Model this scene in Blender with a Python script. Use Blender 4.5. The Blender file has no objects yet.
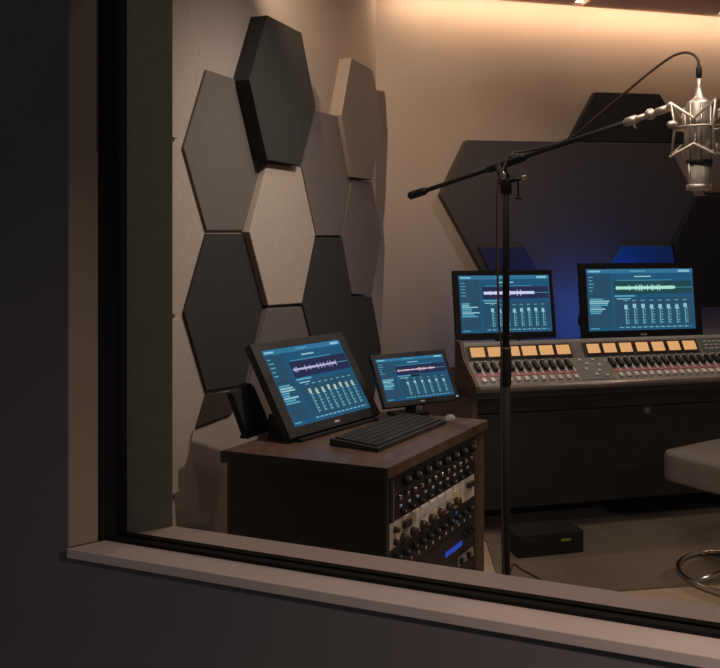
import bpy, bmesh, math, random
from mathutils import Vector as V, Matrix
random.seed(4)
S = bpy.context.scene
COL = S.collection
FPX, UC, VH, CZ = 861.0, 360.0, 240.0, 1.5       # focal length in pixels, principal column, horizon row, eye height

# ------------------------------------------------------------------ materials
def mat(name, col, rough=.6, metal=0., noise=.0, scale=20., bump=0., bscale=200., emit=None, estr=0., coat=0., spec=.5, stretch=None, sheen=0.):
    m = bpy.data.materials.new(name); m.use_nodes = True
    nt = m.node_tree; b = nt.nodes['Principled BSDF']
    b.inputs['Base Color'].default_value = (*col, 1); b.inputs['Roughness'].default_value = rough
    b.inputs['Metallic'].default_value = metal; b.inputs['Coat Weight'].default_value = coat
    b.inputs['Specular IOR Level'].default_value = spec; b.inputs['Sheen Weight'].default_value = sheen
    if emit:
        b.inputs['Emission Color'].default_value = (*emit, 1); b.inputs['Emission Strength'].default_value = estr
    tc = nt.nodes.new('ShaderNodeTexCoord'); mp = nt.nodes.new('ShaderNodeMapping')
    nt.links.new(tc.outputs['Object'], mp.inputs['Vector'])
    if stretch: mp.inputs['Scale'].default_value = stretch
    if noise:
        n = nt.nodes.new('ShaderNodeTexNoise'); n.inputs['Scale'].default_value = scale; n.inputs['Detail'].default_value = 6
        r = nt.nodes.new('ShaderNodeValToRGB')
        r.color_ramp.elements[0].position = .3; r.color_ramp.elements[1].position = .7
        r.color_ramp.elements[0].color = (*[c * (1 - noise) for c in col], 1)
        r.color_ramp.elements[1].color = (*[min(1, c * (1 + noise)) for c in col], 1)
        nt.links.new(mp.outputs[0], n.inputs['Vector']); nt.links.new(n.outputs['Fac'], r.inputs[0])
        nt.links.new(r.outputs[0], b.inputs['Base Color'])
    if bump:
        n2 = nt.nodes.new('ShaderNodeTexNoise'); n2.inputs['Scale'].default_value = bscale; n2.inputs['Detail'].default_value = 3
        bp = nt.nodes.new('ShaderNodeBump'); bp.inputs['Strength'].default_value = bump; bp.inputs['Distance'].default_value = .002
        nt.links.new(mp.outputs[0], n2.inputs['Vector']); nt.links.new(n2.outputs['Fac'], bp.inputs['Height'])
        nt.links.new(bp.outputs[0], b.inputs['Normal'])
    return m

def emis(name, col, s):
    m = bpy.data.materials.new(name); m.use_nodes = True
    nt = m.node_tree; nt.nodes.clear()
    e = nt.nodes.new('ShaderNodeEmission'); o = nt.nodes.new('ShaderNodeOutputMaterial')
    e.inputs[0].default_value = (*col, 1); e.inputs[1].default_value = s
    nt.links.new(e.outputs[0], o.inputs[0]); return m

def felt(name, col): return mat(name, col, .95, noise=.07, scale=60, bump=.25, bscale=500, spec=.15)

M = dict(
    wall=mat('wall paint', (.40, .34, .305), .85, noise=.03, scale=3, bump=.08, bscale=160, spec=.2),
    outwall=mat('dark outer wall paint', (.18, .16, .164), .8, noise=.04, scale=3, bump=.06, bscale=180, spec=.25),
    ceil=mat('ceiling paint', (.30, .26, .22), .9, noise=.03, scale=4),
    floor=mat('floor boards', (.52, .39, .27), .55, noise=.10, scale=4, stretch=(1, 9, 1)),
    rug=mat('brown rug', (.20, .155, .115), .98, noise=.16, scale=110, bump=.5, bscale=420, spec=.1),
    sill=mat('painted sill', (.60, .49, .445), .55, noise=.04, scale=6, spec=.3),
    jamb=mat('painted jamb', (.31, .225, .165), .6, noise=.04, scale=6, spec=.3),
    reveal=mat('dark reveal lining', (.20, .20, .17), .9, noise=.06, scale=40, spec=.15),
    gasket=mat('black gasket', (.010, .009, .008), .8, noise=.1, scale=30, spec=.15),
    gray=felt('grey felt', (.15, .134, .126)), mid=felt('mauve grey felt', (.165, .142, .142)),
    dark=felt('charcoal felt', (.046, .045, .044)), black=felt('black felt', (.026, .025, .025)),
    white=felt('pale felt', (.46, .395, .345)), taupe=felt('taupe felt', (.215, .18, .163)),
    beige=felt('beige felt', (.40, .34, .295)), shadowp=felt('shadow brown', (.055, .042, .034)),
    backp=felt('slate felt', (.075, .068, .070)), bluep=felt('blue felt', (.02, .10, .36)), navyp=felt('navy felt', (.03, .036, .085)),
    blackpl=mat('black plastic', (.008, .008, .009), .55, noise=.08, scale=50),
    blackmet=mat('black painted metal', (.011, .011, .011), .65, noise=.08, scale=40, spec=.35),
    key=mat('black keys', (.018, .019, .020), .65, noise=.1, scale=50),
    keyplate=mat('keyboard case', (.022, .022, .024), .5, noise=.1, scale=50),
    chrome=mat('chrome', (.75, .73, .70), .18, 1., noise=.03, scale=30),
    nickel=mat('satin nickel', (.66, .60, .52), .50, 1., noise=.05, scale=40),
    nickeld=mat('dark nickel', (.42, .375, .33), .42, 1., noise=.05, scale=40),
    grille=mat('microphone grille', (.46, .41, .36), .6, .7, noise=.25, scale=500, bump=.8, bscale=900),
    wood=mat('walnut veneer', (.115, .068, .048), .42, noise=.28, scale=7, stretch=(3, 3, 14), coat=.15),
    woodtop=mat('walnut top', (.115, .066, .048), .38, noise=.25, scale=6, stretch=(5, 1.2, 5), coat=.15),
    rackblk=mat('black lacquer', (.026, .025, .026), .4, noise=.08, scale=20, coat=.2),
    desk=mat('dark desk panel', (.022, .021, .019), .55, noise=.12, scale=10),
    console=mat('console grey paint', (.28, .27, .255), .5, noise=.06, scale=30),
    consoled=mat('console dark strip', (.085, .078, .072), .5, noise=.06, scale=30),
    consolelip=mat('console aluminium lip', (.40, .37, .345), .4, .6, noise=.05, scale=20),
    teal=mat('console teal section', (.17, .20, .195), .5, noise=.08, scale=30),
    pink=mat('pink strip', (.52, .20, .22), .6, noise=.15, scale=120),
    cap=mat('white cap', (.85, .82, .77), .45, noise=.04, scale=60),
    line=mat('light printed line', (.80, .78, .74), .6, noise=.05, scale=80),
    cream=mat('cream faceplate', (.76, .68, .57), .45, noise=.06, scale=15),
    creamd=mat('cream label', (.42, .37, .31), .5, noise=.06, scale=15),
    yellow=mat('yellow label', (.72, .55, .22), .5, noise=.06, scale=15),
    unit=mat('rack unit black', (.022, .022, .024), .38, noise=.12, scale=20),
    silver=mat('silver faceplate', (.45, .44, .42), .4, .7, noise=.08, scale=30),
    knobd=mat('dark brown knob', (.05, .03, .022), .4, noise=.08, scale=60),
    seat=mat('taupe upholstery', (.17, .145, .13), .62, noise=.08, scale=30, bump=.2, bscale=350),
    mouse=mat('pale mouse', (.36, .345, .31), .35, noise=.03, scale=20),
    cable=mat('cable rubber', (.065, .04, .03), .6, noise=.1, scale=60),
    cloud=mat('ceiling panel fabric', (.5, .37, .30), .95, noise=.06, scale=60, bump=.2, bscale=400, spec=.1),
    case=mat('matt black case', (.010, .0095, .0095), .85, noise=.1, scale=40),
    led=emis('warm led', (1., .69, .44), 52.), down=emis('warm fill light', (1., .76, .54), 20.), blueled=emis('blue led', (.05, .2, 1.), 70.),
    meter=emis('lit meter', (1., .52, .21), .72), meteredge=mat('meter bezel', (.075, .04, .025), .5, noise=.1, scale=50),
    green=emis('yellow green light', (.35, .40, .05), .11), bluedisp=emis('blue display', (.06, .11, .8), .45),
    pin=mat('pale mark', (.62, .60, .56), .4, .3, noise=.05, scale=60),
    s_bg=emis('screen blue', (.018, .092, .185), 1.), s_hdr=emis('screen header', (.035, .17, .31), 1.), s_dark=emis('screen dark', (.018, .045, .10), 1.),
    s_side=emis('screen sidebar', (.024, .075, .135), 1.), s_cyan=emis('screen cyan', (.10, .36, .50), 1.), s_lite=emis('screen light', (.26, .55, .64), 1.),
    s_white=emis('screen white', (.62, .66, .90), 1.), s_green=emis('screen green', (.42, .78, .66), 1.), s_purple=emis('screen purple', (.50, .46, .74), 1.), s_pinkw=emis('screen pink', (.72, .50, .62), 1.),
    s_wave=emis('screen wave band', (.022, .028, .075), 1.), s_yel=emis('screen knob', (.40, .55, .42), 1.), s_wgreen=emis('screen wave green', (.018, .065, .08), 1.),
)
def glassmat():
    m = bpy.data.materials.new('window glass'); m.use_nodes = True
    nt = m.node_tree; nt.nodes.clear()
    t = nt.nodes.new('ShaderNodeBsdfTransparent'); g = nt.nodes.new('ShaderNodeBsdfGlossy'); mx = nt.nodes.new('ShaderNodeMixShader')
    fr = nt.nodes.new('ShaderNodeFresnel'); o = nt.nodes.new('ShaderNodeOutputMaterial'); fr.inputs[0].default_value = 1.3
    t.inputs[0].default_value = (.97, .98, .975, 1); g.inputs['Roughness'].default_value = .02
    nt.links.new(fr.outputs[0], mx.inputs[0]); nt.links.new(t.outputs[0], mx.inputs[1]); nt.links.new(g.outputs[0], mx.inputs[2]); nt.links.new(mx.outputs[0], o.inputs[0])
    return m
M['glass'] = glassmat()

# ------------------------------------------------------------------ mesh helpers
class Fr:                                   # a local frame
    def __init__(s, o, ex=(1, 0, 0), ey=(0, 1, 0), ez=(0, 0, 1)):
        s.o, s.x, s.y, s.z = V(o), V(ex).normalized(), V(ey).normalized(), V(ez).normalized()
    def p(s, a, b, c): return s.o + s.x * a + s.y * b + s.z * c
W0 = Fr((0, 0, 0))
WLOC = {}
class MB:
    def __init__(s): s.bm = bmesh.new(); s.mats = []
    def mi(s, m):
        if m not in s.mats: s.mats.append(m)
        return s.mats.index(m)
    def add(s, t, m, smooth=False):
        bmesh.ops.recalc_face_normals(t, faces=t.faces)
        i = s.mi(m)
        for f in t.faces: f.material_index = i; f.smooth = smooth
        me = bpy.data.meshes.new('tmp'); t.to_mesh(me); t.free(); s.bm.from_mesh(me); bpy.data.meshes.remove(me)
        return s
    def prism(s, pts, vec, m, bev=0., smooth=False):
        t = bmesh.new(); vec = V(vec)
        a = [t.verts.new(V(p)) for p in pts]; b = [t.verts.new(V(p) + vec) for p in pts]; n = len(pts)
        t.faces.new(a); t.faces.new(b[::-1])
        for i in range(n): t.faces.new((a[i], b[i], b[(i + 1) % n], a[(i + 1) % n]))
        bmesh.ops.recalc_face_normals(t, faces=t.faces)
        if bev: bmesh.ops.bevel(t, geom=list(t.edges), offset=bev, segments=2, profile=.6, affect='EDGES')
        return s.add(t, m, smooth)
    def box(s, F, x0, x1, y0, y1, z0, z1, m, bev=0., smooth=False):
        return s.prism([F.p(x0, y0, z0), F.p(x1, y0, z0), F.p(x1, y1, z0), F.p(x0, y1, z0)], F.z * (z1 - z0), m, bev, smooth)
    def quad(s, pts, m):
        i = s.mi(m); f = s.bm.faces.new([s.bm.verts.new(V(p)) for p in pts]); f.material_index = i; return s
    def tube(s, pts, r, m, seg=10, closed=False, smooth=True):
        pts = [V(p) for p in pts]; n = len(pts); rs = r if isinstance(r, (list, tuple)) else [r] * n
        t = bmesh.new(); rings = []; up = None
        for i in range(n):
            if closed: d = pts[(i + 1) % n] - pts[i - 1]
            else: d = pts[min(i + 1, n - 1)] - pts[max(i - 1, 0)]
            d.normalize()
            if up is None: up = d.orthogonal().normalized()
            else: up = (up - d * up.dot(d)).normalized()
            sd = d.cross(up)
            rings.append([t.verts.new(pts[i] + (up * math.cos(a) + sd * math.sin(a)) * rs[i]) for a in [2 * math.pi * k / seg for k in range(seg)]])
        for i in range(n if closed else n - 1):
            A, B = rings[i], rings[(i + 1) % n]
            for k in range(seg): t.faces.new((A[k], A[(k + 1) % seg], B[(k + 1) % seg], B[k]))
        if not closed: t.faces.new(rings[0][::-1]); t.faces.new(rings[-1])
        return s.add(t, m, smooth)
    def lathe(s, F, prof, m, seg=24, smooth=True):
        t = bmesh.new(); rings = []
        for r, z in prof:
            rings.append([t.verts.new(F.p(max(r, 1e-4) * math.cos(2 * math.pi * k / seg), max(r, 1e-4) * math.sin(2 * math.pi * k / seg), z)) for k in range(seg)])
        for A, B in zip(rings, rings[1:]):
            for k in range(seg): t.faces.new((A[k], A[(k + 1) % seg], B[(k + 1) % seg], B[k]))
        t.faces.new(rings[0][::-1]); t.faces.new(rings[-1])
        return s.add(t, m, smooth)
    def ball(s, c, r, m, sc=(1, 1, 1)):
        t = bmesh.new(); bmesh.ops.create_uvsphere(t, u_segments=16, v_segments=10, radius=r)
        for v in t.verts: v.co = V((v.co.x * sc[0], v.co.y * sc[1], v.co.z * sc[2])) + V(c)
        return s.add(t, m, True)
    def build(s, name, parent=None, base=False):
        vs = [v.co for v in s.bm.verts]
        lo = V([min(v[i] for v in vs) for i in range(3)]); hi = V([max(v[i] for v in vs) for i in range(3)])
        o = (lo + hi) / 2
        if base: o.z = lo.z
        for v in s.bm.verts: v.co -= o
        me = bpy.data.meshes.new(name); s.bm.to_mesh(me); s.bm.free()
        for m in s.mats: me.materials.append(m)
        ob = bpy.data.objects.new(name, me); COL.objects.link(ob)
        if parent: ob.parent = parent; ob.location = o - WLOC[parent.name]
        else: ob.location = o
        WLOC[ob.name] = o.copy(); return ob
def tag(o, label, cat, group=None, kind=None):
    o['label'] = label; o['category'] = cat
    if group: o['group'] = group
    if kind: o['kind'] = kind
    return o
def thing(name, loc, label, cat, group=None):
    o = bpy.data.objects.new(name, None); COL.objects.link(o); o.location = loc; o.empty_display_size = .05
    WLOC[o.name] = V(loc); return tag(o, label, cat, group)
def struct(mb, name, parent=None):
    o = mb.build(name, parent)
    if not parent: o['kind'] = 'structure'
    return o
def again(src, delta, parent):              # a further copy of a part, moved by delta (in the same parent)
    c = src.copy(); COL.objects.link(c); c.parent = parent; c.location = src.location + V(delta)
    for ch in src.children:
        d = ch.copy(); COL.objects.link(d); d.parent = c
    return c
def on_plane(u, v, n, k):                   # the point seen at (u, v) on the plane n . p = k
    d = V(((u - UC) / FPX, 1, (VH - v) / FPX)); n = V(n); cam = V((0, 0, CZ))
    return cam + d * ((k - n.dot(cam)) / n.dot(d))
def spline(P, n=10):
    P = [V(p) for p in P]; out = []
    for i in range(len(P) - 1):
        p0, p1, p2, p3 = P[max(i - 1, 0)], P[i], P[i + 1], P[min(i + 2, len(P) - 1)]
        for k in range(n):
            t = k / n
            out.append(.5 * ((2 * p1) + (p2 - p0) * t + (2 * p0 - 5 * p1 + 4 * p2 - p3) * t * t + (3 * p1 - p0 - 3 * p2 + p3) * t ** 3))
    out.append(P[-1]); return out

# ------------------------------------------------------------------ the room
Z = V((0, 0, 1)); CEIL = 3.14
C0 = V((.0983, 5.291, 0))                                   # corner of left and back wall
LW = V((.375, .927, 0)); LN = V((.927, -.375, 0))           # left wall: run, inward normal
BW = V((.9684, .2493, 0)); BN = V((.2493, -.9684, 0))       # back wall: run, inward normal
O = V((-.571, 1.682, 0)); D = V((.927, -.375, 0)); N = V((.375, .927, 0))   # window wall: jamb corner, run, inward
SP = V((.819, .574, 0))                                     # splayed jamb
WT = .18; SILL = .90; HEAD = 2.25; WL = 2.75
A_ = C0 - LW * 3.417                                        # left wall meets window wall
B_ = C0 + BW * 4.2; E_ = O + N * WT + D * 3.7
room = [A_, C0, B_, E_]
mb = MB(); mb.prism([p - Z * .1 for p in [A_ - D * .05 - N * .2, C0 + (LW - LN) * .08, B_ + (BW - BN) * .08, E_ + D * .1 - N * .2]], Z * .1, M['floor']); struct(mb, 'floor')
mb = MB(); mb.prism([p + Z * CEIL for p in [A_ - D * .05 - N * .2, C0 + (LW - LN) * .08, B_ + (BW - BN) * .08, E_ + D * .1 - N * .2]], Z * .1, M['ceil']); struct(mb, 'ceiling')
mb = MB(); mb.prism([A_ - N * .02, C0, C0 + (LW - LN) * .08, A_ - LN * .08 - N * .02], Z * CEIL, M['wall']); struct(mb, 'wall_left')
mb = MB(); mb.prism([C0, B_, B_ + (BW - BN) * .08, C0 + (LW - LN) * .08], Z * CEIL, M['wall']); struct(mb, 'wall_back')
mb = MB(); mb.prism([B_, E_ - N * .02, E_ + D * .08 - N * .02, B_ + V((.08, 0, 0))], Z * CEIL, M['wall']); struct(mb, 'wall_right')
# window wall: outer face at q = 0, inner face at q = WT
I = O + SP * (WT / SP.dot(N))
def jp(q, off=0): return O + SP * (q / SP.dot(N)) + D * off          # a point on the splayed jamb
mb = MB()
OL = O - D * 2.4; IL = A_ - D * .1
mb.prism([OL, O, jp(.003), jp(.003, -.012), I - D * .012, IL, OL + N * WT], Z * CEIL, M['outwall'])                      # left pier
mb.prism([O, O + D * (WL + .2), O + D * (WL + .2) + N * WT, I - D * .012], Z * (SILL - .02), M['outwall'])
mb.prism([p + Z * HEAD for p in [O, O + D * (WL + .2), O + D * (WL + .2) + N * WT, I - D * .012]], Z * (CEIL - HEAD), M['outwall'])
mb.prism([O + D * (WL + .2), E_ - N * WT + D * .1, E_ + D * .1, O + D * (WL + .2) + N * WT], Z * CEIL, M['outwall'])
struct(mb, 'wall_window')
zz = Z * SILL
mb = MB(); mb.prism([p + Z * (SILL - .018) for p in [O - N * .008 + D * .004, O - N * .008 + D * (WL + .1), O + D * (WL + .1) + N * .1, jp(.1)]], Z * .018, M['sill'], .0015)
struct(mb, 'trim_1')                                                  # outer sill board
mb = MB(); mb.prism([p + Z * (SILL - .018) for p in [jp(.1), O + D * (WL + .1) + N * .1, O + D * (WL + .1) + N * (WT + .004), jp(WT + .004)]], Z * .018, M['sill'], .0015)
struct(mb, 'trim_2')                                                  # inner sill board
mb = MB(); mb.prism([p + zz for p in [jp(.003), jp(.075), jp(.075, -.012), jp(.003, -.012)]], Z * (HEAD - SILL), M['jamb']); struct(mb, 'trim_3')
mb = MB(); mb.prism([p + zz for p in [jp(.075), jp(WT + .002), jp(WT + .002, -.012), jp(.075, -.012)]], Z * (HEAD - SILL), M['reveal']); struct(mb, 'trim_4')
mb = MB(); mb.prism([p + Z * HEAD for p in [O + D * WL, O + D * (WL + .2), O + D * (WL + .2) + N * WT, O + D * WL + N * WT]], Z * (SILL - HEAD), M['jamb']); struct(mb, 'trim_5')
# window frame: two black rails with a thin lighter line between, and the pane
mb = MB()
for q0, q1, h in ((.058, .074, .007), (.074, .082, .0045), (.082, .098, .008)):
    mb.prism([p + zz for p in [jp(q0), O + D * WL + N * q0, O + D * WL + N * q1, jp(q1)]], Z * h, M['gasket'])
mb.prism([p + zz for p in [jp(.050), jp(.050, .005), jp(.096, .005), jp(.096)]], Z * (HEAD - SILL), M['gasket'])
mb.prism([p + zz for p in [O + D * WL + N * .055, O + D * WL + N * .1, O + D * (WL - .012) + N * .1, O + D * (WL - .012) + N * .055]], Z * (HEAD - SILL), M['gasket'])
mb.prism([p + Z * (HEAD - .015) for p in [jp(.055), O + D * WL + N * .055, O + D * WL + N * .1, jp(.1)]], Z * .015, M['gasket'])
win = struct(mb, 'window_1')
mb = MB(); q = .078
mb.quad([jp(q) + Z * (SILL + .004), O + D * (WL - .006) + N * q + Z * (SILL + .004), O + D * (WL - .006) + N * q + Z * (HEAD - .005), jp(q) + Z * (HEAD - .005)], M['glass'])
mb.build('glass', win)

# ------------------------------------------------------------------ acoustic panels
kL = LN.dot(C0); kB = BN.dot(C0)
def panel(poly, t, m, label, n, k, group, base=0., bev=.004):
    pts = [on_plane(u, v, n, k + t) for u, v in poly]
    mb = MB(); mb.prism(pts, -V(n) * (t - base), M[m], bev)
    o = mb.build('acoustic_panel'); return tag(o, label, 'acoustic panel', group)  # also builds the painted shadow under the charcoal hexagon
GL, GB = 'hexagonal acoustic panels on the left wall', 'acoustic panels on the back wall'
for poly, t, m, label in [
    ([(184, 148), (207, 69.5), (246.5, 83), (266.5, 161), (248, 230.5), (207, 230.5)], .013, 'gray', 'medium grey hexagonal wall panel, the upper leftmost dark one, touching the tall charcoal one'),
    ([(184.5, 313), (207, 233.5), (247.5, 233.5), (267.5, 307), (249, 384), (207, 391)], .013, 'dark', 'charcoal hexagonal wall panel directly above the brown painted shadow'),
    ([(267.5, 15), (301.5, 32.5), (316, 107), (301, 165.5), (267.5, 160), (249.5, 79.5)], .085, 'dark', 'black thick hexagonal wall panel, topmost on the left wall'),
    ([(351.5, 58), (373, 70), (382, 122), (372.5, 180), (352, 177), (341.5, 115)], .075, 'taupe', 'taupe hexagonal wall panel with a brightly lit left edge near the room corner'),
    ([(267.5, 163), (301, 167.5), (315.5, 235), (302, 303), (268.5, 305.5), (249.5, 232)], .045, 'white', 'palest hexagonal wall panel, in the middle of the dark grey ones'),
    ([(316.5, 110.5), (340.5, 116.5), (351, 177.5), (341, 235.5), (316.5, 235.5), (302, 167)], .05, 'mid', 'mauve grey hexagonal wall panel right of the black thick one'),
    ([(352, 179), (372, 182), (381.5, 237), (372, 295), (352, 294), (342, 236.5)], .055, 'mid', 'mauve grey hexagonal wall panel below the taupe one, at the room corner'),
    ([(316.5, 237.5), (341, 237.5), (351.5, 294), (342, 352), (317, 360), (303, 304.5)], .05, 'dark', 'charcoal hexagonal wall panel just right of the palest one'),
    ([(352, 296), (372, 296.5), (381.5, 350), (373, 405), (352, 410), (342.5, 353)], .05, 'dark', 'charcoal hexagonal wall panel lowest at the room corner, behind the small monitor'),
    ([(268, 308), (302, 306.5), (316, 362), (303, 428), (268, 436), (250, 385)], .04, 'gray', 'grey hexagonal wall panel right behind the tilted touchscreen'),
    ([(207.5, 393.5), (233, 391.5), (233, 413.5), (197.5, 427)], .012, 'shadowp', 'small dark brown painted shadow beneath a charcoal hexagon, left of the rack'),  # shadow under the charcoal hexagon, put in as a thin brown slab
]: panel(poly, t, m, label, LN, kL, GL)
# the pale column at the far left, partly behind the window reveal
def lw(s, z, t): return C0 + LW * (s - 5.708) + LN * t + Z * z      # s measured like depth / .927
sBR = 3.552; zt = [1.5 + (VH - v) / FPX * 3.29 for v in (-32, 141, 316, 494)]
for i, label in enumerate(['pale beige wall panel, uppermost of the column beside the window frame', 'pale beige wall panel, middle one of the column beside the window frame', 'pale beige wall panel, lowest of the column beside the window frame']):
    z1, z0 = zt[i] - .009, zt[i + 1] + .009; zm = (z0 + z1) / 2; t = .02
    pts = [lw(sBR - .33, z1, t), lw(sBR, z1, t), lw(sBR + .165, zm, t), lw(sBR, z0, t), lw(sBR - .33, z0, t), lw(sBR - .495, zm, t)]
    mb = MB(); mb.prism(pts, -LN * t, M['beige'], .003); tag(mb.build('acoustic_panel'), label, 'acoustic panel', GL)
for poly, t, m, label, b in [
    ([(467, 140), (668, 143.5), (694.5, 195), (622, 350), (526, 350), (441, 195)], .07, 'backp', 'very large slate hexagonal panel behind the console monitors', 0),
    ([(595.5, 92), (660, 94), (689, 143), (569, 141)], .05, 'black', 'black half-hexagon panel above the large slate panel, behind the boom', 0),
    ([(712, 99), (770, 100), (795, 146), (770, 193), (708, 192.5), (701, 160)], .05, 'taupe', 'taupe hexagonal panel on the back wall behind the microphone', 0),
    ([(697, 196), (760, 196), (786, 250), (760, 307), (691, 307), (678, 262), (675, 244)], .10, 'black', 'black hexagonal panel at the right edge, below the microphone', .0),
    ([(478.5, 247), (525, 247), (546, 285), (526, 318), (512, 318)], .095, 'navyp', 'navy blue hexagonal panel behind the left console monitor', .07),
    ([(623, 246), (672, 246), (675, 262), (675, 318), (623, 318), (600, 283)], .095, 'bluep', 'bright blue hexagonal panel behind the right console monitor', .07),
]: panel(poly, t, m, label, BN, kB, GB, b)

# ------------------------------------------------------------------ ceiling panels with the warm light strip behind them
FB = Fr(C0, BW, BN, Z)                                       # a along back wall, b out from it
def a_of(u, b):                                              # distance along the wall of column u at distance b
    d = V(((u - UC) / FPX, 1, 0)); k = (kB + b) / BN.dot(d); return (d * k - C0).dot(BW)
ED, ZP = .17, 2.985
a1, a2, a3 = a_of(571.5, ED), a_of(582, ED), a_of(714, ED)
for x0, x1, label in ((.35, a1, 'dark brown hanging ceiling panel, left one of the pair'), (a2, a3, 'dark brown hanging ceiling panel, right one above the microphone')):
    t = thing('ceiling_panel', FB.p((x0 + x1) / 2, ED + .5, ZP), label, 'ceiling panel', 'hanging ceiling panels')
    mb = MB(); mb.box(FB, x0, x1, ED, ED + 1.0, ZP, ZP + .06, M['cloud'], .006); mb.build('panel', t)
    for xx in (x0 + .1, x1 - .1):
        mb = MB(); mb.box(FB, xx - .015, xx + .015, ED + .4, ED + .43, ZP + .058, CEIL, M['blackmet']); mb.build('hanger', t)
t = thing('light_strip', FB.p(2., .06, 3.0), 'warm glowing light strip along the top of the back wall', 'light strip')
mb = MB(); mb.box(FB, .06, 3.6, .145, .16, 3.012, 3.028, M['led']); mb.build('strip', t)
mb = MB(); mb.box(FB, .05, 3.61, .0, .16, 3.028, 3.045, M['cloud']); mb.build('rail', t)
def lamp(name, loc, power, size, col, rot=(0, 0, 0), spread=160):
    L = bpy.data.lights.new(name, 'AREA'); L.shape = 'DISK'; L.size = size; L.energy = power; L.color = col; L.spread = math.radians(spread)
    o = bpy.data.objects.new(name, L); COL.objects.link(o); o.location = loc; o.rotation_euler = rot; return o
for x, y, pw in ((.42, 3.3, 5), (1.6, 4.25, 7), (1.05, 1.75, 5)):  # unseen downlights added as fill for the rack, console and inner sill
    t = thing('fill_light', (x, y, CEIL - .012), 'added round warm unseen downlight in the ceiling', 'ceiling light', 'added ceiling fill lights')
    F = Fr((x, y, CEIL - .012))
    mb = MB(); mb.lathe(F, [(.062, .0), (.085, .0), (.085, .012), (.062, .012)], M['nickeld']); mb.build('ring', t)
    mb = MB(); mb.lathe(F, [(.061, .004), (.061, .011)], M['down']); mb.build('lens', t)
    lamp('fill_lamp', (x, y, CEIL - .016), pw, .12, (1., .82, .70))
tr_spots = [(V((-.43, 3.3, CEIL - .13)), V((.10, 5.05, 2.2)), 120, 52, (1., .72, .48), 'small black ceiling spotlight close to the left wall, aimed at the far corner'),
            (V((.80, 2.9, CEIL - .13)), V((-.46, 3.80, 1.1)), 105, 76, (1., .84, .72), 'small black fill spotlight added to brighten the hexagonal panels on the left wall'),  # added unseen spot, lifts the left wall
            (V((.25, 1.75, CEIL - .13)), V((1.03, 2.6, 1.86)), 58, 38, (1., .84, .70), 'small black fill spotlight added just inside the window to brighten the microphone'),  # added unseen fill, lights the microphone from the front
            (V((1.35, 2.2, CEIL - .13)), V((.33, 3.2, .55)), 38, 24, (1., .84, .70), 'small black fill spotlight added to brighten the gear in the rack')]  # added unseen spot, brightens the gear face
for tr, tgt, pw, an, cl, lb in tr_spots:
  aim = (tgt - tr).normalized()

  t = thing('spotlight', (tr.x, tr.y, CEIL), lb, 'ceiling light')  # the last three are added unseen fill spots
  mb = MB(); mb.lathe(Fr((tr.x, tr.y, CEIL - .02)), [(.04, 0), (.04, .02)], M['blackmet'], 20); mb.tube([V((tr.x, tr.y, CEIL - .02)), tr - aim * .03], .008, M['blackmet'], 8); mb.build('mount', t)
  mb = MB(); mb.lathe(Fr(tr, aim.orthogonal(), aim.cross(aim.orthogonal()), aim), [(.025, -.07), (.042, -.05), (.045, .05), (.036, .05), (.036, .02)], M['blackmet'], 20); mb.build('head', t)
  L = bpy.data.lights.new('spot_lamp', 'SPOT'); L.energy = pw; L.color = cl; L.spot_size = math.radians(an); L.spot_blend = 1.; L.shadow_soft_size = .03
  o = bpy.data.objects.new('spot_lamp', L); COL.objects.link(o); o.location = tr + aim * .055; o.rotation_euler = aim.to_track_quat('-Z', 'Y').to_euler()
lamp('control_room_lamp', (1.5, .0, 2.15), 40, .2, (1., .82, .70))

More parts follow.
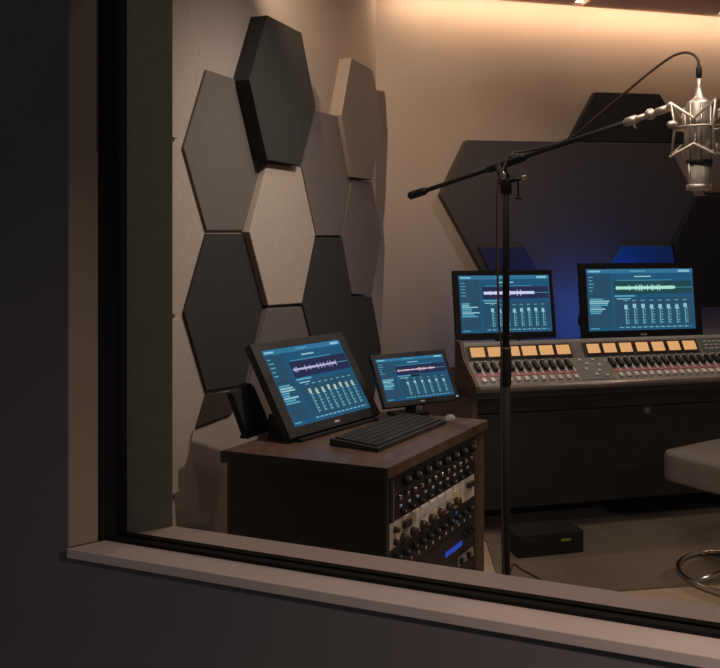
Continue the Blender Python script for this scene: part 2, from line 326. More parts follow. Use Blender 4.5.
# ------------------------------------------------------------------ monitors
def screen_art(mb, F, w, h, wave, seed, faders=8):
    R = random.Random(seed); lay = [0]
    def r(x0, x1, y0, y1, m, d=.0006):
        mb.quad([F.p(x0 * w, y0 * h, d), F.p(x1 * w, y0 * h, d), F.p(x1 * w, y1 * h, d), F.p(x0 * w, y1 * h, d)], M[m])
    r(0, 1, 0, 1, 's_bg', .0002)
    r(0, 1, .93, 1, 's_hdr'); r(.02, .13, .95, .975, 's_lite', .0009); r(.40, .55, .955, .972, 's_cyan', .0009); r(.86, .97, .945, .98, 's_lite', .0009)
    r(0, .22, .06, .92, 's_side'); r(.44, .60, .865, .885, 's_lite', .0009)
    for k in range(5): r(.02, .02 + R.uniform(.03, .07), .86 - .055 * k, .875 - .055 * k, 's_cyan', .0009)
    for k in range(8): r(.02, .02 + R.uniform(.08, .19), .50 - .032 * k, .522 - .032 * k, 's_lite' if k in (1, 2, 5) else 's_cyan', .0009)
    r(.02, .10, .03, .045, 's_cyan', .0009); r(.01, .2, .56, .565, 's_dark', .0009)
    band = 's_wgreen' if wave == 's_green' else 's_wave'
    r(.25, .985, .585, .80, band); r(.28, .80, .81, .818, 's_cyan', .0009)
    n = 78; y = .69
    for k in range(n):
        x = .265 + .56 * k / n; a = (.020 if w > .5 else .008) + .010 * R.random() + (.026 if R.random() < .08 else 0)
        r(x, x + .56 / n * 1.02, y - a, y + a, wave, .0011)
    r(.82, .985, .686, .694, 's_cyan', .0011)
    r(.25, .44, .545, .57, 's_cyan', .0009); r(.25, .985, .02, .53, 's_side', .0005)
    r(.27, .40, .505, .52, 's_lite', .0009)
    for k in range(faders):
        x = .31 + .64 * (k + .5) / faders
        r(x - .006, x + .006, .10, .42, 's_cyan', .0009); r(x - .004, x + .026, .12, .13, 's_cyan', .0010)
        top = .40 - R.uniform(0, .03)
        r(x - .016, x + .016, top - .035, top + .03, 's_yel' if wave == 's_purple' else 's_lite', .0012)
        for q in range(6): r(x + .012, x + .026, .11 + .045 * q, .122 + .045 * q, 's_lite' if q % 2 else 's_cyan', .0010)
        r(x - .02, x + .02, .475, .49, 's_cyan', .0009)
    r(.27, .97, .035, .06, 's_hdr', .0009)
    for k in range(12): r(.29 + .055 * k, .315 + .055 * k, .042, .053, 's_lite', .0012)

def monitor(name, label, cat, X, Y, Zb, yaw, tilt, w, h, bez, thick, wave, seed, rest, style, faders=8, group=None):
    yaw, tilt = math.radians(yaw), math.radians(tilt)
    ex = V((math.cos(yaw), math.sin(yaw), 0)); nb = V((-math.sin(yaw), math.cos(yaw), 0))
    up = Z * math.cos(tilt) + nb * math.sin(tilt); nz = ex.cross(up)        # nz points to the viewer
    c = V((X, Y, Zb)); F = Fr(c - ex * w / 2, ex, up, nz)
    l, r_, t_, b_ = bez
    root = thing(name, (X, Y, rest), label, cat, group)
    mb = MB(); e = .0022                                                   # housing with a raised bezel rim
    mb.box(F, -l, w + r_, -b_, h + t_, -thick, -.001, M['blackpl'], .004)
    for x0, x1, y0, y1 in ((-l, 0, -b_, h + t_), (w, w + r_, -b_, h + t_), (0, w, -b_, 0), (0, w, h, h + t_)):
        mb.box(F, x0 + .001, x1 - .0 if x1 < w else x1 - .001, y0 + .001, y1 - .001, -.0015, e, M['blackpl'])
    mb.build('housing', root)
    mb = MB(); screen_art(mb, Fr(F.o, ex, up, nz), w, h, wave, seed, faders); mb.build('screen', root)
    mb = MB()
    mb.box(F, w * .47, w * .53, -b_ * .62, -b_ * .40, e, e + .0006, M['pin']); mb.build('maker_mark', root)
    mb = MB(); FH = Fr((X, Y, rest), ex, nb, Z)
    if style == 'wedge':
        for sx in (-w * .5 - l * .4, w * .5 + r_ * .4 - .02):               # side cheeks of a sloping desk stand
            mb.prism([FH.p(sx, .0, .0), FH.p(sx, .12, 0), FH.p(sx, .115, .09), FH.p(sx, .035, .05)], ex * .02, M['blackmet'], .002)
        mb.box(FH, -w * .5, w * .5, .05, .115, .0, .02, M['blackmet'], .003)
        mb.box(FH, -w * .5, w * .5, -.035, .03, .0, .012, M['blackmet'], .003)
    else:
        hc = h * .45; bk = F.p(w / 2, hc, -thick)
        off = (bk - V((X, Y, 0))).dot(nb)
        d = .02 if style == 'small' else .05
        zn = bk.z - rest
        wn = .022 if style == 'small' else .04
        mb.prism([FH.p(-wn, off + .012, zn + .03), FH.p(wn, off + .012, zn + .03), FH.p(wn, off + .012, .008), FH.p(-wn, off + .012, .008)], nb * .02, M['blackmet'], .002)
        mb.box(FH, -wn, wn, off - .012, off + .02, zn - .03, zn + .03, M['blackmet'])
        bw = .075 if style == 'small' else .12
        mb.box(FH, -bw, bw, off - .012, off + .095, 0, .012, M['blackmet'], .004)
    mb.build('stand', root)
    return root, F, up, ex, nz

RT = .75                                                                    # rack top
monitor('touchscreen', 'tilted black touchscreen standing at the left end of the walnut rack', 'touchscreen', -.100, 3.40, .802, 53.3, 32.3, .483, .320, (.046, .042, .034, .038), .032, 's_purple', 1, RT, 'wedge')
sm, F_, *_ = monitor('monitor', 'small black monitor on the walnut rack behind the keyboard', 'monitor', .260, 3.62, .835, 31.9, 29.3, .352, .187, (.018, .018, .022, .024), .022, 's_pinkw', 2, RT, 'small', 6, 'computer monitors')
mb = MB(); mb.box(F_, .352 + .002, .352 + .012, -.012, -.006, .0022, .003, M['s_lite']); tag(mb.build('power_light', sm), 'lit pale power light', 'light') if False else mb.build('power_light', sm)
# ------------------------------------------------------------------ console desk
P = V((.5916, 4.28, 0)); FC = Fr(P, BW, -BN, Z); CL = 2.3                   # a along, b back from the front edge
DT = .735
monitor('monitor', 'left black monitor behind the mixing console, partly hidden by the stand pole', 'monitor', .831, 4.849, .980, 14.1, 9.1, .552, .323, (.03, .022, .03, .038), .03, 's_white', 3, DT, 'large', 8, 'computer monitors')
monitor('monitor', 'largest black monitor, right one behind the mixing console', 'monitor', 1.667, 5.067, .971, 13.8, 6.0, .704, .360, (.04, .045, .036, .05), .03, 's_green', 4, DT, 'large', 8, 'computer monitors')

desk = thing('studio_desk', FC.p(CL / 2, .4, 0), 'long dark studio desk carrying the mixing console', 'desk')
mb = MB(); mb.box(FC, -.03, CL + .03, .0, .88, DT - .03, DT, M['desk'], .003); mb.build('desktop', desk)
mb = MB(); mb.box(FC, .0, CL, .05, .075, .625, DT - .03, M['desk'], .002); mb.build('apron', desk)
mb = MB(); mb.box(FC, .0, CL, .055, .08, .135, .618, M['desk'], .002); mb.build('front_panel', desk)
for a in (-.028, CL):
    mb = MB(); mb.prism([FC.p(a, .04, 0), FC.p(a, .5, 0), FC.p(a, .86, DT - .03), FC.p(a, .02, DT - .03)] if a < 0 else [FC.p(a, .04, 0), FC.p(a, .86, 0), FC.p(a, .86, DT - .03), FC.p(a, .02, DT - .03)], BW * .028, M['wood'], .002)
    o = mb.build('side_panel', desk)
mb = MB(); mb.box(FC, .8, .86, .3, .36, .009, DT - .03, M['desk'], .002); leg = mb.build('leg', desk)
mb = MB(); mb.box(FC, .0, CL, .862, .878, .02, DT - .031, M['desk'], .002); mb.build('back_panel', desk)  # unseen, added to keep the blue light off the floor
again(leg, BW * .9, desk)
bp = on_plane(647, 410, BN, BN.dot(FC.p(0, .05, 0))); Fb = Fr(bp, BW, Z, BN)
mb = MB(); mb.lathe(Fb, [(.026, 0), (.026, .004), (.02, .006)], M['consoled'], 24); mb.lathe(Fb, [(.013, .006), (.011, .008)], M['nickeld'], 16); mb.build('emblem', desk)

con = thing('mixing_console', FC.p(CL / 2, .2, DT), 'large grey mixing console with a row of glowing amber meters', 'mixing console')
prof = [(0, DT + .002), (0, .765), (.012, .770), (.17, .870), (.22, .952), (.232, .958), (.28, .958), (.28, DT + .002)]
mb = MB(); mb.prism([FC.p(0, b, z) for b, z in prof], BW * CL, M['console'], .002); mb.build('body', con)
mb = MB(); mb.prism([FC.p(-.021, b, z) for b, z in [(-.012, DT + .002), (-.012, .772), (.0, .784), (.16, .883), (.208, .965), (.22, .972), (.285, .972), (.285, DT + .002)]], BW * .020, M['wood'], .003); sp = mb.build('side_cheek', con)
again(sp, BW * (CL + .022), con)
mb = MB(); mb.tube([FC.p(0.002, .004, .756), FC.p(CL - .002, .004, .756)], .015, M['consolelip'], 12); mb.build('front_lip', con)
nf = (BN * .535 + Z * .845); tf = (-BN * .845 + Z * .535)      # fader bay: normal, up the slope
FF = Fr(FC.p(0, .012, .770), BW, tf, nf)                                                  # fader bay frame
tm = (-BN * .05 + Z * .082).normalized(); nm = BW.cross(tm); FM = Fr(FC.p(0, .17, .870), BW, tm, nm)  # meter bridge frame
ML = .096
def a_m(u):                                                                               # along-console coordinate of column u on the meter bridge
    p = on_plane(u, 352, nm, nm.dot(FM.p(0, ML * .5, 0))); return (p - P).dot(BW)
mods = [(a_m(466), a_m(572)), (a_m(583.5), a_m(700)), (a_m(704), a_m(735))]
for i, (x0, x1) in enumerate(mods[:2]):
    mb = MB(); mb.box(FM, x0, x1, .004, ML - .012, 0, .004, M['consoled'], .001); mb.build('meter_bridge', con)
mets = [(469.5, 484), (487, 501.8), (504.3, 519), (521.3, 536.3), (538.8, 553), (556, 570), (587, 600), (603.3, 616.5), (620, 632.6), (636.7, 649.3), (652.7, 665.3), (669, 681), (684.2, 697.3)]
for u0, u1 in mets:
    x0, x1 = a_m(u0), a_m(u1)
    mb = MB(); mb.box(FM, x0 - .006, x1 + .006, .012, .083, .004, .009, M['meteredge'], .001)
    f = mb.build('meter', con)
    mb = MB(); mb.box(FM, x0 + .002, x1 - .002, .021, .074, .0088, .0105, M['meter']); mb.build('meter_face', f)
mb = MB(); x0, x1 = mods[2]; x1 = min(x1, CL - .05)
mb.box(FM, x0, x1, .004, ML - .010, 0, .003, M['teal'], .001)
R = random.Random(8)
for r in range(3):
    x = x0 + .012
    while x < x1 - .03:
        wd = R.uniform(.015, .03); mb.box(FM, x, x + wd, .025 + r * .021, .032 + r * .021, .003, .004, M['line']); x += wd + .009
mb.build('label_panel', con)
# channel strips: dark fader knob, pale guide line, pink strip, white cap
a_f = lambda u, v, y: (on_plane(u, v, nf, nf.dot(FF.p(0, y, 0))) - P).dot(BW)
xs = [a_f(475, 370, .12) + .0466 * k for k in range(12)]
x2 = a_f(611, 366, .12); xs2 = [x2 + .0455 * k for k in range(int((CL - .03 - x2) / .0455))]
mb = MB(); mb.box(FF, xs[0] - .008, xs[-1] + .035, .066, .088, 0, .003, M['pink']); mb.build('pink_strip', con)
mb = MB(); mb.box(FF, xs2[0] - .008, min(xs2[-1] + .035, CL - .01), .066, .088, 0, .003, M['pink']); mb.build('pink_strip', con)
xc0, xc1 = xs[-1] + .045, xs2[0] - .02
mb = MB(); mb.box(FF, xc0, xc1, .01, .182, 0, .003, M['teal'], .001); mb.build('master_section', con)
for k, (fx, y) in enumerate([(.2, .155), (.6, .155), (.35, .125), (.7, .11), (.25, .085), (.6, .07), (.45, .04), (.75, .03)]):
    x = xc0 + (xc1 - xc0) * fx
    mb = MB(); mb.box(FF, x, x + .018, y, y + .014, .003, .009, M['line' if k % 2 else 'cap'], .001); mb.build('button', con)
for i, x in enumerate(xs + xs2):
    if i == 0:
        mb = MB(); mb.prism([FF.p(x + .005, .100, .002), FF.p(x + .026, .100, .002), FF.p(x + .020, .158, .003), FF.p(x - .001, .158, .003)], nf * .020, M['blackpl'], .004); k0 = mb.build('fader_knob', con)
        mb = MB(); mb.prism([FF.p(x + .031, .072, 0), FF.p(x + .040, .072, 0), FF.p(x + .030, .182, 0), FF.p(x + .021, .182, 0)], nf * .0065, M['line'], 0); l0 = mb.build('guide_line', con)
        mb = MB(); mb.box(FF, x + .008, x + .030, .022, .052, 0, .012, M['cap'], .003); c0 = mb.build('white_cap', con)
    else:
        dx = BW * (x - xs[0])
        again(k0, dx, con); again(l0, dx, con); again(c0, dx, con)

# blue light bar standing on the back of the desk
a0_ = .93; ab0, ab1, bb, bz = a0_, a0_ + .34, .71, DT + .27
t = thing('light_bar', FC.p((ab0 + ab1) / 2, bb, DT), 'blue light bar on the desk behind the right console monitor', 'lamp')
mb = MB(); mb.box(FC, ab0 + .08, ab1 - .08, bb - .05, bb + .05, DT, DT + .012, M['blackmet'], .002); mb.box(FC, ab0 + .15, ab1 - .15, bb - .012, bb + .004, DT + .01, bz, M['blackmet'], .002)
mb.box(FC, ab0, ab1, bb - .016, bb - .001, bz - .02, bz + .035, M['blackmet'], .002); mb.build('holder', t)
mb = MB(); mb.box(FC, ab0 + .01, ab1 - .01, bb, bb + .012, bz - .012, bz + .026, M['blueled']); mb.build('tube', t)

# ------------------------------------------------------------------ equipment rack with its units
R0, R1, R2 = V((.092, 2.83, 0)), V((-.492, 3.07, 0)), V((.534, 3.59, 0)); R3 = R1 + (R2 - R0)
rx = (R2 - R0).normalized(); rn = V((rx.y, -rx.x, 0)); FRk = Fr(R0, rx, rn, Z); RL = (R2 - R0).length   # rn points out of the gear face
fx = (R1 - R0).normalized()
rack = thing('equipment_rack', (R0 + R3) / 2, 'low walnut topped equipment rack with black end, beside the window', 'rack')
def inset(q, d):                                                            # plan quad pulled in by d towards its centre lines
    a, b = fx * d, rx * d; return [R0 + a + b, R1 - a + b, R3 - a - b, R2 + a - b]
mb = MB(); mb.prism([p + Z * (RT - .038) for p in [R0, R1, R3, R2]], Z * .038, M['woodtop'], .003); mb.build('top', rack)
mb = MB(); eo = rx * -.004; mb.prism([p + Z * (RT - .042) for p in [R0 + eo, R1 + eo - rx * .0 + fx * .004, R1 + fx * .004 - rx * .0005, R0 - rx * .0005]], Z * .042, M['rackblk'], .001); mb.build('edge_band', rack)
pl = inset(0, .012); hz = RT - .038
mb = MB(); mb.prism([pl[0], pl[1], pl[1] + rx * .022, pl[0] + rx * .022], Z * hz, M['rackblk'], .002); mb.build('end_panel', rack)
pe = [pl[3] - rx * .022, pl[2] - rx * .022, pl[2], pl[3]]
mb = MB(); mb.prism(pe, Z * hz, M['wood'], .002); mb.build('end_panel', rack)
mb = MB(); mb.prism([pl[1] + rx * .023, pl[2] - rx * .023, pl[2] - rx * .023 - fx * .02, pl[1] + rx * .023 - fx * .02], Z * hz, M['rackblk'], .002); mb.build('back_panel', rack)
mb = MB(); mb.prism([pl[0] + rx * .023 + fx * .003, pl[1] + rx * .023 - fx * .022, pl[2] - rx * .023 - fx * .022, pl[3] - rx * .023 + fx * .003], Z * .08, M['rackblk'], .002); mb.build('plinth', rack)
A0, A1 = .038, .765                                                         # the opening along the face
for a0, a1 in ((A1 + .004, RL - .040),):
    mb = MB(); mb.box(FRk, a0, a1, -.035, -.012, .081, hz - .001, M['wood'], .002); mb.build('post', rack)
mb = MB(); mb.box(FRk, A0 + .003, RL - .04, -.030, -.012, .702, hz - .001, M['wood'], .001); mb.build('rail', rack)
yf = -.014                                                                  # faces of the units
FU = Fr(R0 + rn * yf, rx, Z, rn)                                            # a along, z up, out
def unit(z0, z1, m, label, name='rack_unit', dep=.32):
    t = thing(name, FRk.p((A0 + A1) / 2, yf - dep / 2, z0), label, 'audio equipment', 'equipment in the rack')
    mb = MB(); mb.box(FRk, A0 + .015, A1 - .015, yf - dep, yf - .006, z0 + .0015, z1 - .0015, M['unit']); mb.build('chassis', t)
    mb = MB(); mb.box(FRk, A0, A1, yf - .006, yf, z0 + .001, z1 - .001, M[m], .001); mb.build('faceplate', t)
    return t
def knob(t, a, z, r, d, m, name='knob', mark=None):
    F = Fr(FU.p(a, z, 0), rx, Z, rn)
    mb = MB(); mb.lathe(F, [(r, 0), (r * .95, d * .7), (r * .8, d), (.001, d)], M[m], 14)
    if mark: mb.box(F, -r * .1, r * .1, .2 * r, r * .9, d, d + .001, M[mark])
    return mb.build(name, t)
def bx(t, a0, a1, z0, z1, d, m, name):
    mb = MB(); mb.box(FU, a0, a1, z0, z1, 0, d, M[m], min(.001, d * .3)); return mb.build(name, t)
R = random.Random(5)
t = unit(.552, .701, 'unit', 'black knob-covered unit at the top of the rack')
for k in range(8): knob(t, A0 + .11 + k * .082, .672 - .001 * k, .017, .022, 'blackmet', mark='line')
for k in range(12): knob(t, A0 + .06 + k * .056, .628, .009, .016, 'nickeld' if k % 3 else 'chrome')
for k in range(10): bx(t, A0 + .07 + k * .064, A0 + .085 + k * .064, .590, .598, .004, 'line', 'button')
for k in range(9): knob(t, A0 + .09 + k * .07, .570, .009, .016, 'blackmet', mark='line')
bx(t, A0 + .005, A0 + .009, .556, .69, .012, 'silver', 'handle'); bx(t, A1 - .014, A1 - .008, .60, .69, .014, 'silver', 'handle')
t = unit(.461, .551, 'cream', 'cream coloured unit with dark knobs in the middle of the rack')
bx(t, A0 + .20, A0 + .50, .511, .545, .002, 'cap', 'label_plate')
for k in range(3): bx(t, A0 + .22, A0 + .22 + R.uniform(.12, .24), .517 + k * .009, .5195 + k * .009, .003, 'creamd', 'printed_line')
bx(t, A0 + .12, A0 + .19, .508, .545, .002, 'creamd', 'label_plate')
bx(t, A0 + .50, A0 + .545, .502, .53, .003, 'yellow', 'yellow_label'); bx(t, A0 + .34, A0 + .37, .492, .507, .003, 'yellow', 'yellow_label')
for a, z in ((.035, .525), (.035, .482)): knob(t, A0 + a, z, .011, .018, 'knobd')
bx(t, A0 + .09, A0 + .14, .512, .536, .014, 'knobd', 'switch'); bx(t, A0 + .645, A0 + .70, .512, .532, .014, 'knobd', 'switch')
for k in range(7): knob(t, A0 + .09 + k * .075, .480 + .0015 * k, .017, .022, 'knobd')
for k in range(8): bx(t, A0 + .06 + k * .075, A0 + .068 + k * .075, .464, .470, .004, 'pin', 'lamp')
t = unit(.367, .460, 'unit', 'black unit with small knobs just below the cream one in the rack')
for k in range(11): knob(t, A0 + .05 + k * .062, .425, .012, .018, 'blackmet', mark='line')
for k in range(12): bx(t, A0 + .04 + k * .058, A0 + .046 + k * .058, .385, .395, .003, 'line', 'lamp')
bx(t, A0 + .54, A0 + .55, .40, .45, .004, 's_dark', 'meter')
t = unit(.272, .366, 'unit', 'black unit with a glowing blue display in the rack')
bx(t, A0 + .445, A0 + .60, .298, .318, .002, 'bluedisp', 'display'); bx(t, A0 + .09, A0 + .22, .315, .325, .002, 's_dark', 'display')
for k in range(3): knob(t, A0 + .62 + k * .04, .335, .010, .016, 'blackmet')
t = unit(.178, .271, 'unit', 'lowest rack unit in view, with pale switches, below the blue display')
bx(t, A0 + .56, A0 + .71, .225, .262, .002, 'silver', 'switch_plate')
for k in range(4): bx(t, A0 + .575 + k * .035, A0 + .59 + k * .035, .232, .254, .012, 'nickel' if k % 2 else 'blackmet', 'switch')
t = unit(.081, .177, 'unit', 'plain black blank unit at the bottom of the rack')

# things on the rack
k0_ = on_plane(381, 451.5, Z, RT); k1_ = on_plane(453.5, 427.5, Z, RT); k2_ = on_plane(321.5, 447, Z, RT)
kx = (k1_ - k0_).normalized(); kx.rotate(Matrix.Rotation(math.radians(6), 3, 'Z')); ky = V((-kx.y, kx.x, 0)); FK = Fr(k0_, kx, ky, Z); KL, KW = (k1_ - k0_).length * 1.12, .205; FK.o -= kx * .022
kb = thing('keyboard', FK.p(KL / 2, KW / 2, 0), 'black computer keyboard lying on the walnut rack top', 'keyboard')
mb = MB(); mb.prism([FK.p(0, 0, 0), FK.p(0, KW, 0), FK.p(0, KW, .026), FK.p(0, 0, .016)], kx * KL, M['keyplate'], .003); mb.build('case', kb)
mb = MB(); kz = (Z * KW - ky * .010).normalized(); ksl = (ky * KW + Z * .010).normalized(); FKy = Fr(FK.p(0, 0, .016), kx, ksl, kz)
for r in range(6):
    n = 15 + (6 if r < 5 else 4); x = .014
    while x < KL - .024:
        wd = .0205 if not (r == 0 and .10 < x < .16) else .11
        mb.box(FKy, x, min(x + wd, KL - .012), .014 + r * .030, .014 + r * .030 + .025, .0, .0065, M['key'], .0012); x += wd + .0035
keys = mb.build('keys', kb); keys['kind'] = 'stuff'
mp_ = V((.372, 3.578, RT)); ms = thing('computer_mouse', mp_, 'small pale mouse beside the small monitor on the rack', 'mouse')
mb = MB(); t_ = bmesh.new(); bmesh.ops.create_uvsphere(t_, u_segments=18, v_segments=12, radius=1)
for v in t_.verts:
    p = v.co.copy(); z = max(p.z, -.15) + .15; q = kx * p.x * .038 + ky * p.y * .023 + Z * z * .022; v.co = mp_ + q
mb.add(t_, M['mouse'], True); mb.build('shell', ms)
mb = MB(); mb.ball(mp_ + kx * .019 + Z * .0225, .004, M['blackpl']); mb.build('wheel', ms)
bq = on_plane(240, 438.5, Z, RT); kd = V((.45, .89, 0)).normalized()
ca = thing('dark_slab', bq, 'narrow black slab leaning at the far left edge of the rack, behind the touchscreen', 'case')  # dark shape of unknown kind, built as a leaning slab
mb = MB(); cu = (Z * .96 - LN * .22).normalized(); FCs = Fr(bq + Z * .006, kd, LN, cu)
mb.prism([FCs.p(.01, 0, 0), FCs.p(.175, 0, 0), FCs.p(.115, 0, .175), FCs.p(.09, 0, .195), FCs.p(-.035, 0, .175)], LN * .03, M['case'], .004); mb.build('body', ca)
mb = MB(); mb.prism([bq, bq + kd * .175, bq + kd * .175 + LN * .032, bq + LN * .032], Z * .012, M['case'], .002); mb.build('foot', ca)

# ------------------------------------------------------------------ microphone, stand and cable
Y0 = 3.25; px, py = (506 - UC) / FPX * Y0, Y0
pix = lambda u, v, y: V(((u - UC) / FPX * y, y, CZ + (VH - v) / FPX * y))
st = thing('microphone_stand', (px, py, 0), 'tall black microphone boom stand in front of the mixing console', 'microphone stand')
Fp = Fr((px, py, 0))
mb = MB(); mb.lathe(Fp, [(.13, 0), (.135, .006), (.135, .02), (.12, .03), (.03, .036), (.024, .06), (.022, .06)], M['blackmet'], 32); mb.build('base', st)
zc = CZ + (VH - 366) / FPX * Y0
mb = MB(); mb.lathe(Fp, [(.0158, .055), (.0158, zc)], M['blackmet'], 18); mb.build('lower_pole', st)
mb = MB(); mb.lathe(Fp, [(.016, zc - .075), (.020, zc - .07), (.0215, zc + .04), (.019, zc + .055), (.019, zc + .07), (.014, zc + .075)], M['blackmet'], 18); mb.build('clutch', st)
mb = MB(); mb.lathe(Fp, [(.0196, zc + .066), (.0196, zc + .070)], M['nickeld'], 18); mb.build('clutch_ring', st)
zt_ = CZ + (VH - 178) / FPX * Y0
mb = MB(); mb.lathe(Fp, [(.0135, zc + .07), (.0135, zt_)], M['blackmet'], 16); mb.build('upper_pole', st)
piv = pix(506, 163.3, Y0); Em = pix(662, 110.3, 2.62)
bd = (Em - piv).normalized(); 
tn = (410 - UC) / FPX; Tail = piv - bd * ((piv.x - tn * piv.y) / (bd.x - tn * bd.y))
mb = MB(); mb.tube([Tail + bd * .12, piv + bd * .02], .0095, M['blackmet'], 12); mb.tube([piv, Em - bd * .13], .0085, M['blackmet'], 12); mb.build('boom', st)
mb = MB(); mb.tube([Tail, Tail + bd * .008, Tail + bd * .11, Tail + bd * .135], [.014, .0185, .0175, .011], M['blackmet'], 14); mb.build('grip', st)
mb = MB(); mb.tube([piv - bd * .11, piv - bd * .10, piv + bd * .10, piv + bd * .11], [.012, .0165, .0165, .012], M['blackmet'], 14)
mb.tube([piv - bd * .03, V((px, py, zt_ - .03))], .022, M['blackmet'], 12); mb.tube([V((px, py, zt_ - .06)), V((px, py, zt_))], .022, M['blackmet'], 14); mb.build('clamp', st)
kn = pix(503.5, 175.5, Y0 - .03)
mb = MB(); mb.ball(kn, .013, M['chrome'], (.8, .8, 1.2)); mb.build('pivot_bolt', st)
mb = MB(); mb.ball(piv + bd * .045 + Z * .022, .011, M['chrome'], (1.2, 1, .7)); mb.build('top_screw', st)
h0 = pix(509, 182, Y0 - .01); h1 = pix(524, 177.5, Y0 - .03)
mb = MB(); mb.tube([h0, h1 - V((.012, 0, .004))], .0065, M['blackmet'], 8); mb.tube([h1 - V((.012, 0, .002)), h1 + V((.006, 0, .001))], .009, M['chrome'], 10)
mb.tube([pix(518, 181, Y0 - .02), pix(518.5, 198, Y0 - .02)], .0035, M['blackmet'], 8); mb.tube([pix(515.5, 198, Y0 - .02), pix(522, 198, Y0 - .02)], .0055, M['blackmet'], 8); mb.build('tee_handle', st)
mb = MB(); mb.tube([Em - bd * .15, Em - bd * .06], .0095, M['nickel'], 12); mb.tube([Em - bd * .14, Em - bd * .10], .014, M['nickel'], 12); mb.tube([Em - bd * .06, Em], .007, M['nickel'], 10)
mb.ball(Em - bd * .045, .018, M['nickel']); mb.tube([Em - bd * .02, Em + bd * .02], .012, M['nickel'], 12)
mb.tube([Em - bd * .115 - Z * .004, Em - bd * .105 - Z * .028], .004, M['nickel'], 8); mb.build('swivel_joint', st)

YM = 2.60; mc = pix(699, 128, YM); k = YM / FPX                                         # k metres per pixel here
zz_ = lambda v: CZ + (VH - v) * k
mic = thing('microphone', (mc.x, mc.y, zz_(189)), 'silver studio condenser microphone hanging head down from the boom', 'microphone')
Fm = Fr((mc.x, mc.y, 0))
bxf = Fr((mc.x, mc.y, 0), (.94, .34, 0), (-.34, .94, 0), Z)
mb = MB(); mb.lathe(Fm, [(1.7 * k, zz_(78.5)), (2.2 * k, zz_(86)), (4.6 * k, zz_(97)), (7.5 * k, zz_(99.5)), (11.5 * k, zz_(102.5)), (12.2 * k, zz_(104)), (12.2 * k, zz_(160)), (11 * k, zz_(161))], M['nickel'], 28); mb.build('body', mic)
mb = MB()
for a in range(3):
    mb.tube([mc + V((math.sin(a * .9 - 1.1) * 12.2 * k, -math.cos(a * .9 - 1.1) * 12.2 * k, zz_(103.5) - mc.z)), mc + V((math.sin(a * .9 - 1.1) * 12.2 * k, -math.cos(a * .9 - 1.1) * 12.2 * k, zz_(160) - mc.z))], .9 * k, M['nickeld'], 6)
mb.build('body_seam', mic)
mb = MB(); mb.lathe(Fm, [(12.4 * k, zz_(160)), (12.7 * k, zz_(160.5)), (12.7 * k, zz_(163)), (12.4 * k, zz_(163.5))], M['blackmet'], 28); mb.build('collar', mic)
mb = MB(); mb.lathe(Fm, [(10.2 * k, zz_(163)), (10.2 * k, zz_(185)), (9 * k, zz_(187))], M['grille'], 28); mb.build('grille', mic)
mb = MB()
mb.lathe(Fm, [(11.5 * k, zz_(184.5)), (12.3 * k, zz_(185.5)), (12.3 * k, zz_(189)), (10.5 * k, zz_(190.5))], M['nickel'], 28)
for a in (-1.35, 1.35, 1.35 + 2, -1.35 - 2 + .3):
    d = V((math.sin(a) * 11 * k, -math.cos(a) * 11 * k, 0)); mb.tube([V((mc.x, mc.y, zz_(162))) + d, V((mc.x, mc.y, zz_(187))) + d], 1.3 * k, M['nickel'], 8)
mb.build('grille_cage', mic)
sh = thing('shock_mount', (mc.x, mc.y, zz_(160)), 'silver star-shaped shock mount cradling the microphone', 'shock mount')
def cyl(az, r, v): return V((mc.x + math.sin(az) * r * k, mc.y - math.cos(az) * r * k, zz_(v)))
az0 = math.radians(-82)
mb = MB(); mb.tube([cyl(2 * math.pi * i / 40, 24, 128) for i in range(40)], 1.15 * k, M['nickel'], 8, True); mb.build('ring', sh)
for v_o, v_i, nm_ in ((104, 120, 'upper_star'), (157, 145, 'lower_star')):
    pts = []
    for i in range(4): pts += [cyl(az0 + i * math.pi / 2, 30, v_o), cyl(az0 + (i + .5) * math.pi / 2, 17, v_i)]
    mb = MB(); mb.tube(pts, 1.7 * k, M['nickel'], 8, True, smooth=False); mb.build(nm_, sh)
strut = None
for i in range(4):
    a = az0 + i * math.pi / 2
    mb = MB(); mb.tube([cyl(a, 30, 104), cyl(a, 25.5, 127), cyl(a, 29.5, 157)], 1.4 * k, M['nickel'], 8); mb.build('strut', sh)
    mb = MB(); mb.tube([cyl(a + math.pi / 4, 17, 120), cyl(a + math.pi / 4, 13, 124), cyl(a + math.pi / 4, 13, 141), cyl(a + math.pi / 4, 17, 145)], 1.2 * k, M['nickeld'], 8); mb.build('clip', sh)
mb = MB(); mb.ball(cyl(az0, 28.5, 125), 4.6 * k, M['nickel'], (1.2, 1, .9)); mb.build('thumb_knob', sh)
mb = MB(); mb.tube([Em + bd * .015, cyl(az0, 30, 104)], 2.0 * k, M['nickel'], 8); mb.build('mount_arm', sh)

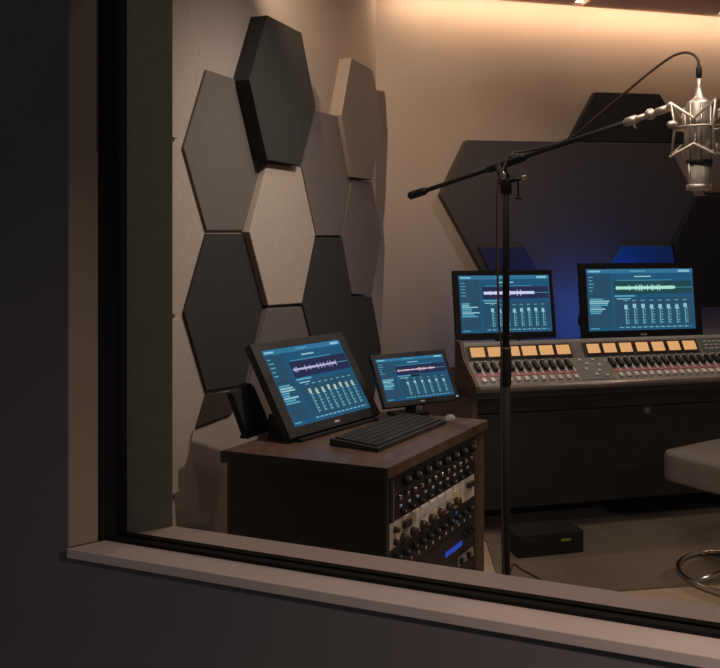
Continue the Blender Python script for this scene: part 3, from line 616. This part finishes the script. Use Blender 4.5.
cb = thing('microphone_cable', (px - .04, py - .03, 0), 'thin dark cable arching from the microphone over the boom and down the pole', 'cable')
mb = MB(); mb.lathe(Fm, [(2.2 * k, zz_(66)), (2.9 * k, zz_(68)), (2.9 * k, zz_(76)), (2.0 * k, zz_(78))], M['blackpl'], 14); mb.build('connector', cb)
bp_ = lambda f, off: piv + (Em - piv) * f + V((0, 0, off))
cp = [V((mc.x, mc.y, zz_(67))), pix(698, 60, YM), pix(692.5, 54.2, YM + .02), pix(683, 52.8, YM + .05), pix(668, 59, YM + .09), pix(640, 80.5, YM + .17), pix(600, 114, YM + .31), pix(572, 137, YM + .40), bp_(.28, .012), bp_(.15, .020), bp_(.03, .024) + V((-.0, -.015, 0)), pix(500.5, 176, Y0 - .035), pix(497.5, 190, Y0 - .03), pix(497, 230, Y0 - .03), pix(497.5, 270, Y0 - .03), pix(499.5, 330, Y0 - .03), pix(501.5, 350, Y0 - .035), V((px - .025, py - .035, .9)), V((px - .02, py - .04, .4)), V((px - .005, py - .045, .12)), V((px + .03, py - .15, .012)), V((px + .16, py - .06, .006)), V((px + .165, py + .12, .006)), pix(508, 600, 3.5), on_plane(512, 566, Z, .0125), on_plane(521, 569, Z, .0125), on_plane(531, 574, Z, .0125), on_plane(542, 580.5, Z, .0125)]
cp[-5].z = .006
mb = MB(); mb.tube(spline(cp, 8), .0042, M['cable'], 8); mb.build('cord', cb)

# ------------------------------------------------------------------ floor things
mb = MB(); mb.prism([V((.60, 3.59, 0)), V((2.95, 3.975, 0)), FC.p(CL - .05, .8, 0), FC.p(.03, .8, 0), FC.p(.03, -.02, 0)], Z * .008, M['rug'], .002)
tag(mb.build('rug'), 'flat brown rug on the floor in front of and under the console desk', 'rug')
bxp = thing('power_unit', (.90, 4.08, .008), 'low black box with a yellow-green light, on the rug under the console', 'equipment box')
Fx = Fr((.74, 4.03, .0085), BW, -BN, Z)
mb = MB(); mb.box(Fx, 0, .34, 0, .17, 0, .105, M['case'], .004); mb.build('housing', bxp)
pl_ = on_plane(565, 541, BN, BN.dot(Fx.o)); ax = (pl_ - Fx.o).dot(BW)
mb = MB(); mb.box(Fx, ax - .02, ax + .03, -.004, 0, .062, .074, M['green'], .001); mb.build('light', bxp)
mb = MB(); mb.box(Fx, .02, .10, -.003, 0, .075, .09, M['unit'], .0005); mb.build('label_plate', bxp)
# stool
c0_ = V((1.335, 3.885, 0)); e1 = V((.555, -.832, 0)); e2 = V((.832, .555, 0)); SL = .52
sc_ = c0_ + (e1 + e2) * SL / 2
so = thing('stool', (sc_.x, sc_.y, 0), 'taupe upholstered swivel stool with a chrome ring base at the right edge', 'stool')
FS = Fr(c0_, e1, e2, Z)
mb = MB()
t_ = bmesh.new(); n = 16
def sq(i, j, top):
    x, y = i / n, j / n
    return x, y
bmesh.ops.create_cube(t_, size=1.)
bmesh.ops.subdivide_edges(t_, edges=list(t_.edges), cuts=9, use_grid_fill=True)
for v in t_.verts:
    x, y, z = v.co * 2; p = 7.
    ln = (abs(x) ** p + abs(y) ** p) ** (1 / p); mx = max(abs(x), abs(y))
    s_ = mx / ln if ln > 0 else 1; x *= s_; y *= s_
    edge = max(abs(x), abs(y))
    if z > 0: z = z * (1 - .22 * edge ** 5)
    else: z = z * (1 - .25 * edge ** 6)
    rr = 1 - .05 * abs(z) ** 4
    v.co = FS.p(SL / 2 + x * rr * SL / 2, SL / 2 + y * rr * SL / 2, .485 + z * .078)
mb.add(t_, M['seat'], True); mb.build('seat_cushion', so)
mb = MB(); mb.box(FS, SL / 2 - .13, SL / 2 + .13, SL / 2 - .13, SL / 2 + .13, .385, .41, M['blackmet'], .004); mb.build('seat_plate', so)
Fs = Fr((sc_.x, sc_.y, 0))
mb = MB(); mb.lathe(Fs, [(.03, .03), (.03, .25), (.02, .25), (.02, .39)], M['chrome'], 20); mb.build('column', so)
mb = MB(); mb.tube([V((sc_.x + .27 * math.cos(a), sc_.y + .27 * math.sin(a), .020)) for a in [2 * math.pi * i / 64 for i in range(64)]], .0105, M['chrome'], 12, True); mb.build('ring_base', so)
sp_ = None
for i in range(4):
    a = math.radians(20) + i * math.pi / 2
    mb = MB(); mb.tube([V((sc_.x + .02 * math.cos(a), sc_.y + .02 * math.sin(a), .06)), V((sc_.x + .262 * math.cos(a), sc_.y + .262 * math.sin(a), .024))], .009, M['chrome'], 10); mb.build('spoke', so)

# ------------------------------------------------------------------ light of the place, camera
w = bpy.data.worlds.new('World'); S.world = w; w.use_nodes = True
w.node_tree.nodes['Background'].inputs[0].default_value = (.95, .92, 1., 1); w.node_tree.nodes['Background'].inputs[1].default_value = .05

cam = bpy.data.cameras.new('camera'); co = bpy.data.objects.new('camera', cam); COL.objects.link(co); S.camera = co
co.location = (0, 0, CZ); co.rotation_euler = (math.radians(90), 0, 0)
cam.sensor_width = 36; cam.sensor_fit = 'HORIZONTAL'; cam.lens = FPX / 720 * 36; cam.shift_y = -(334 - VH) / 720; cam.clip_start = .05
S.view_settings.view_transform = 'Standard'; S.view_settings.look = 'None'; S.view_settings.gamma = 1; S.view_settings.exposure = 0
S.view_settings.use_curve_mapping = False
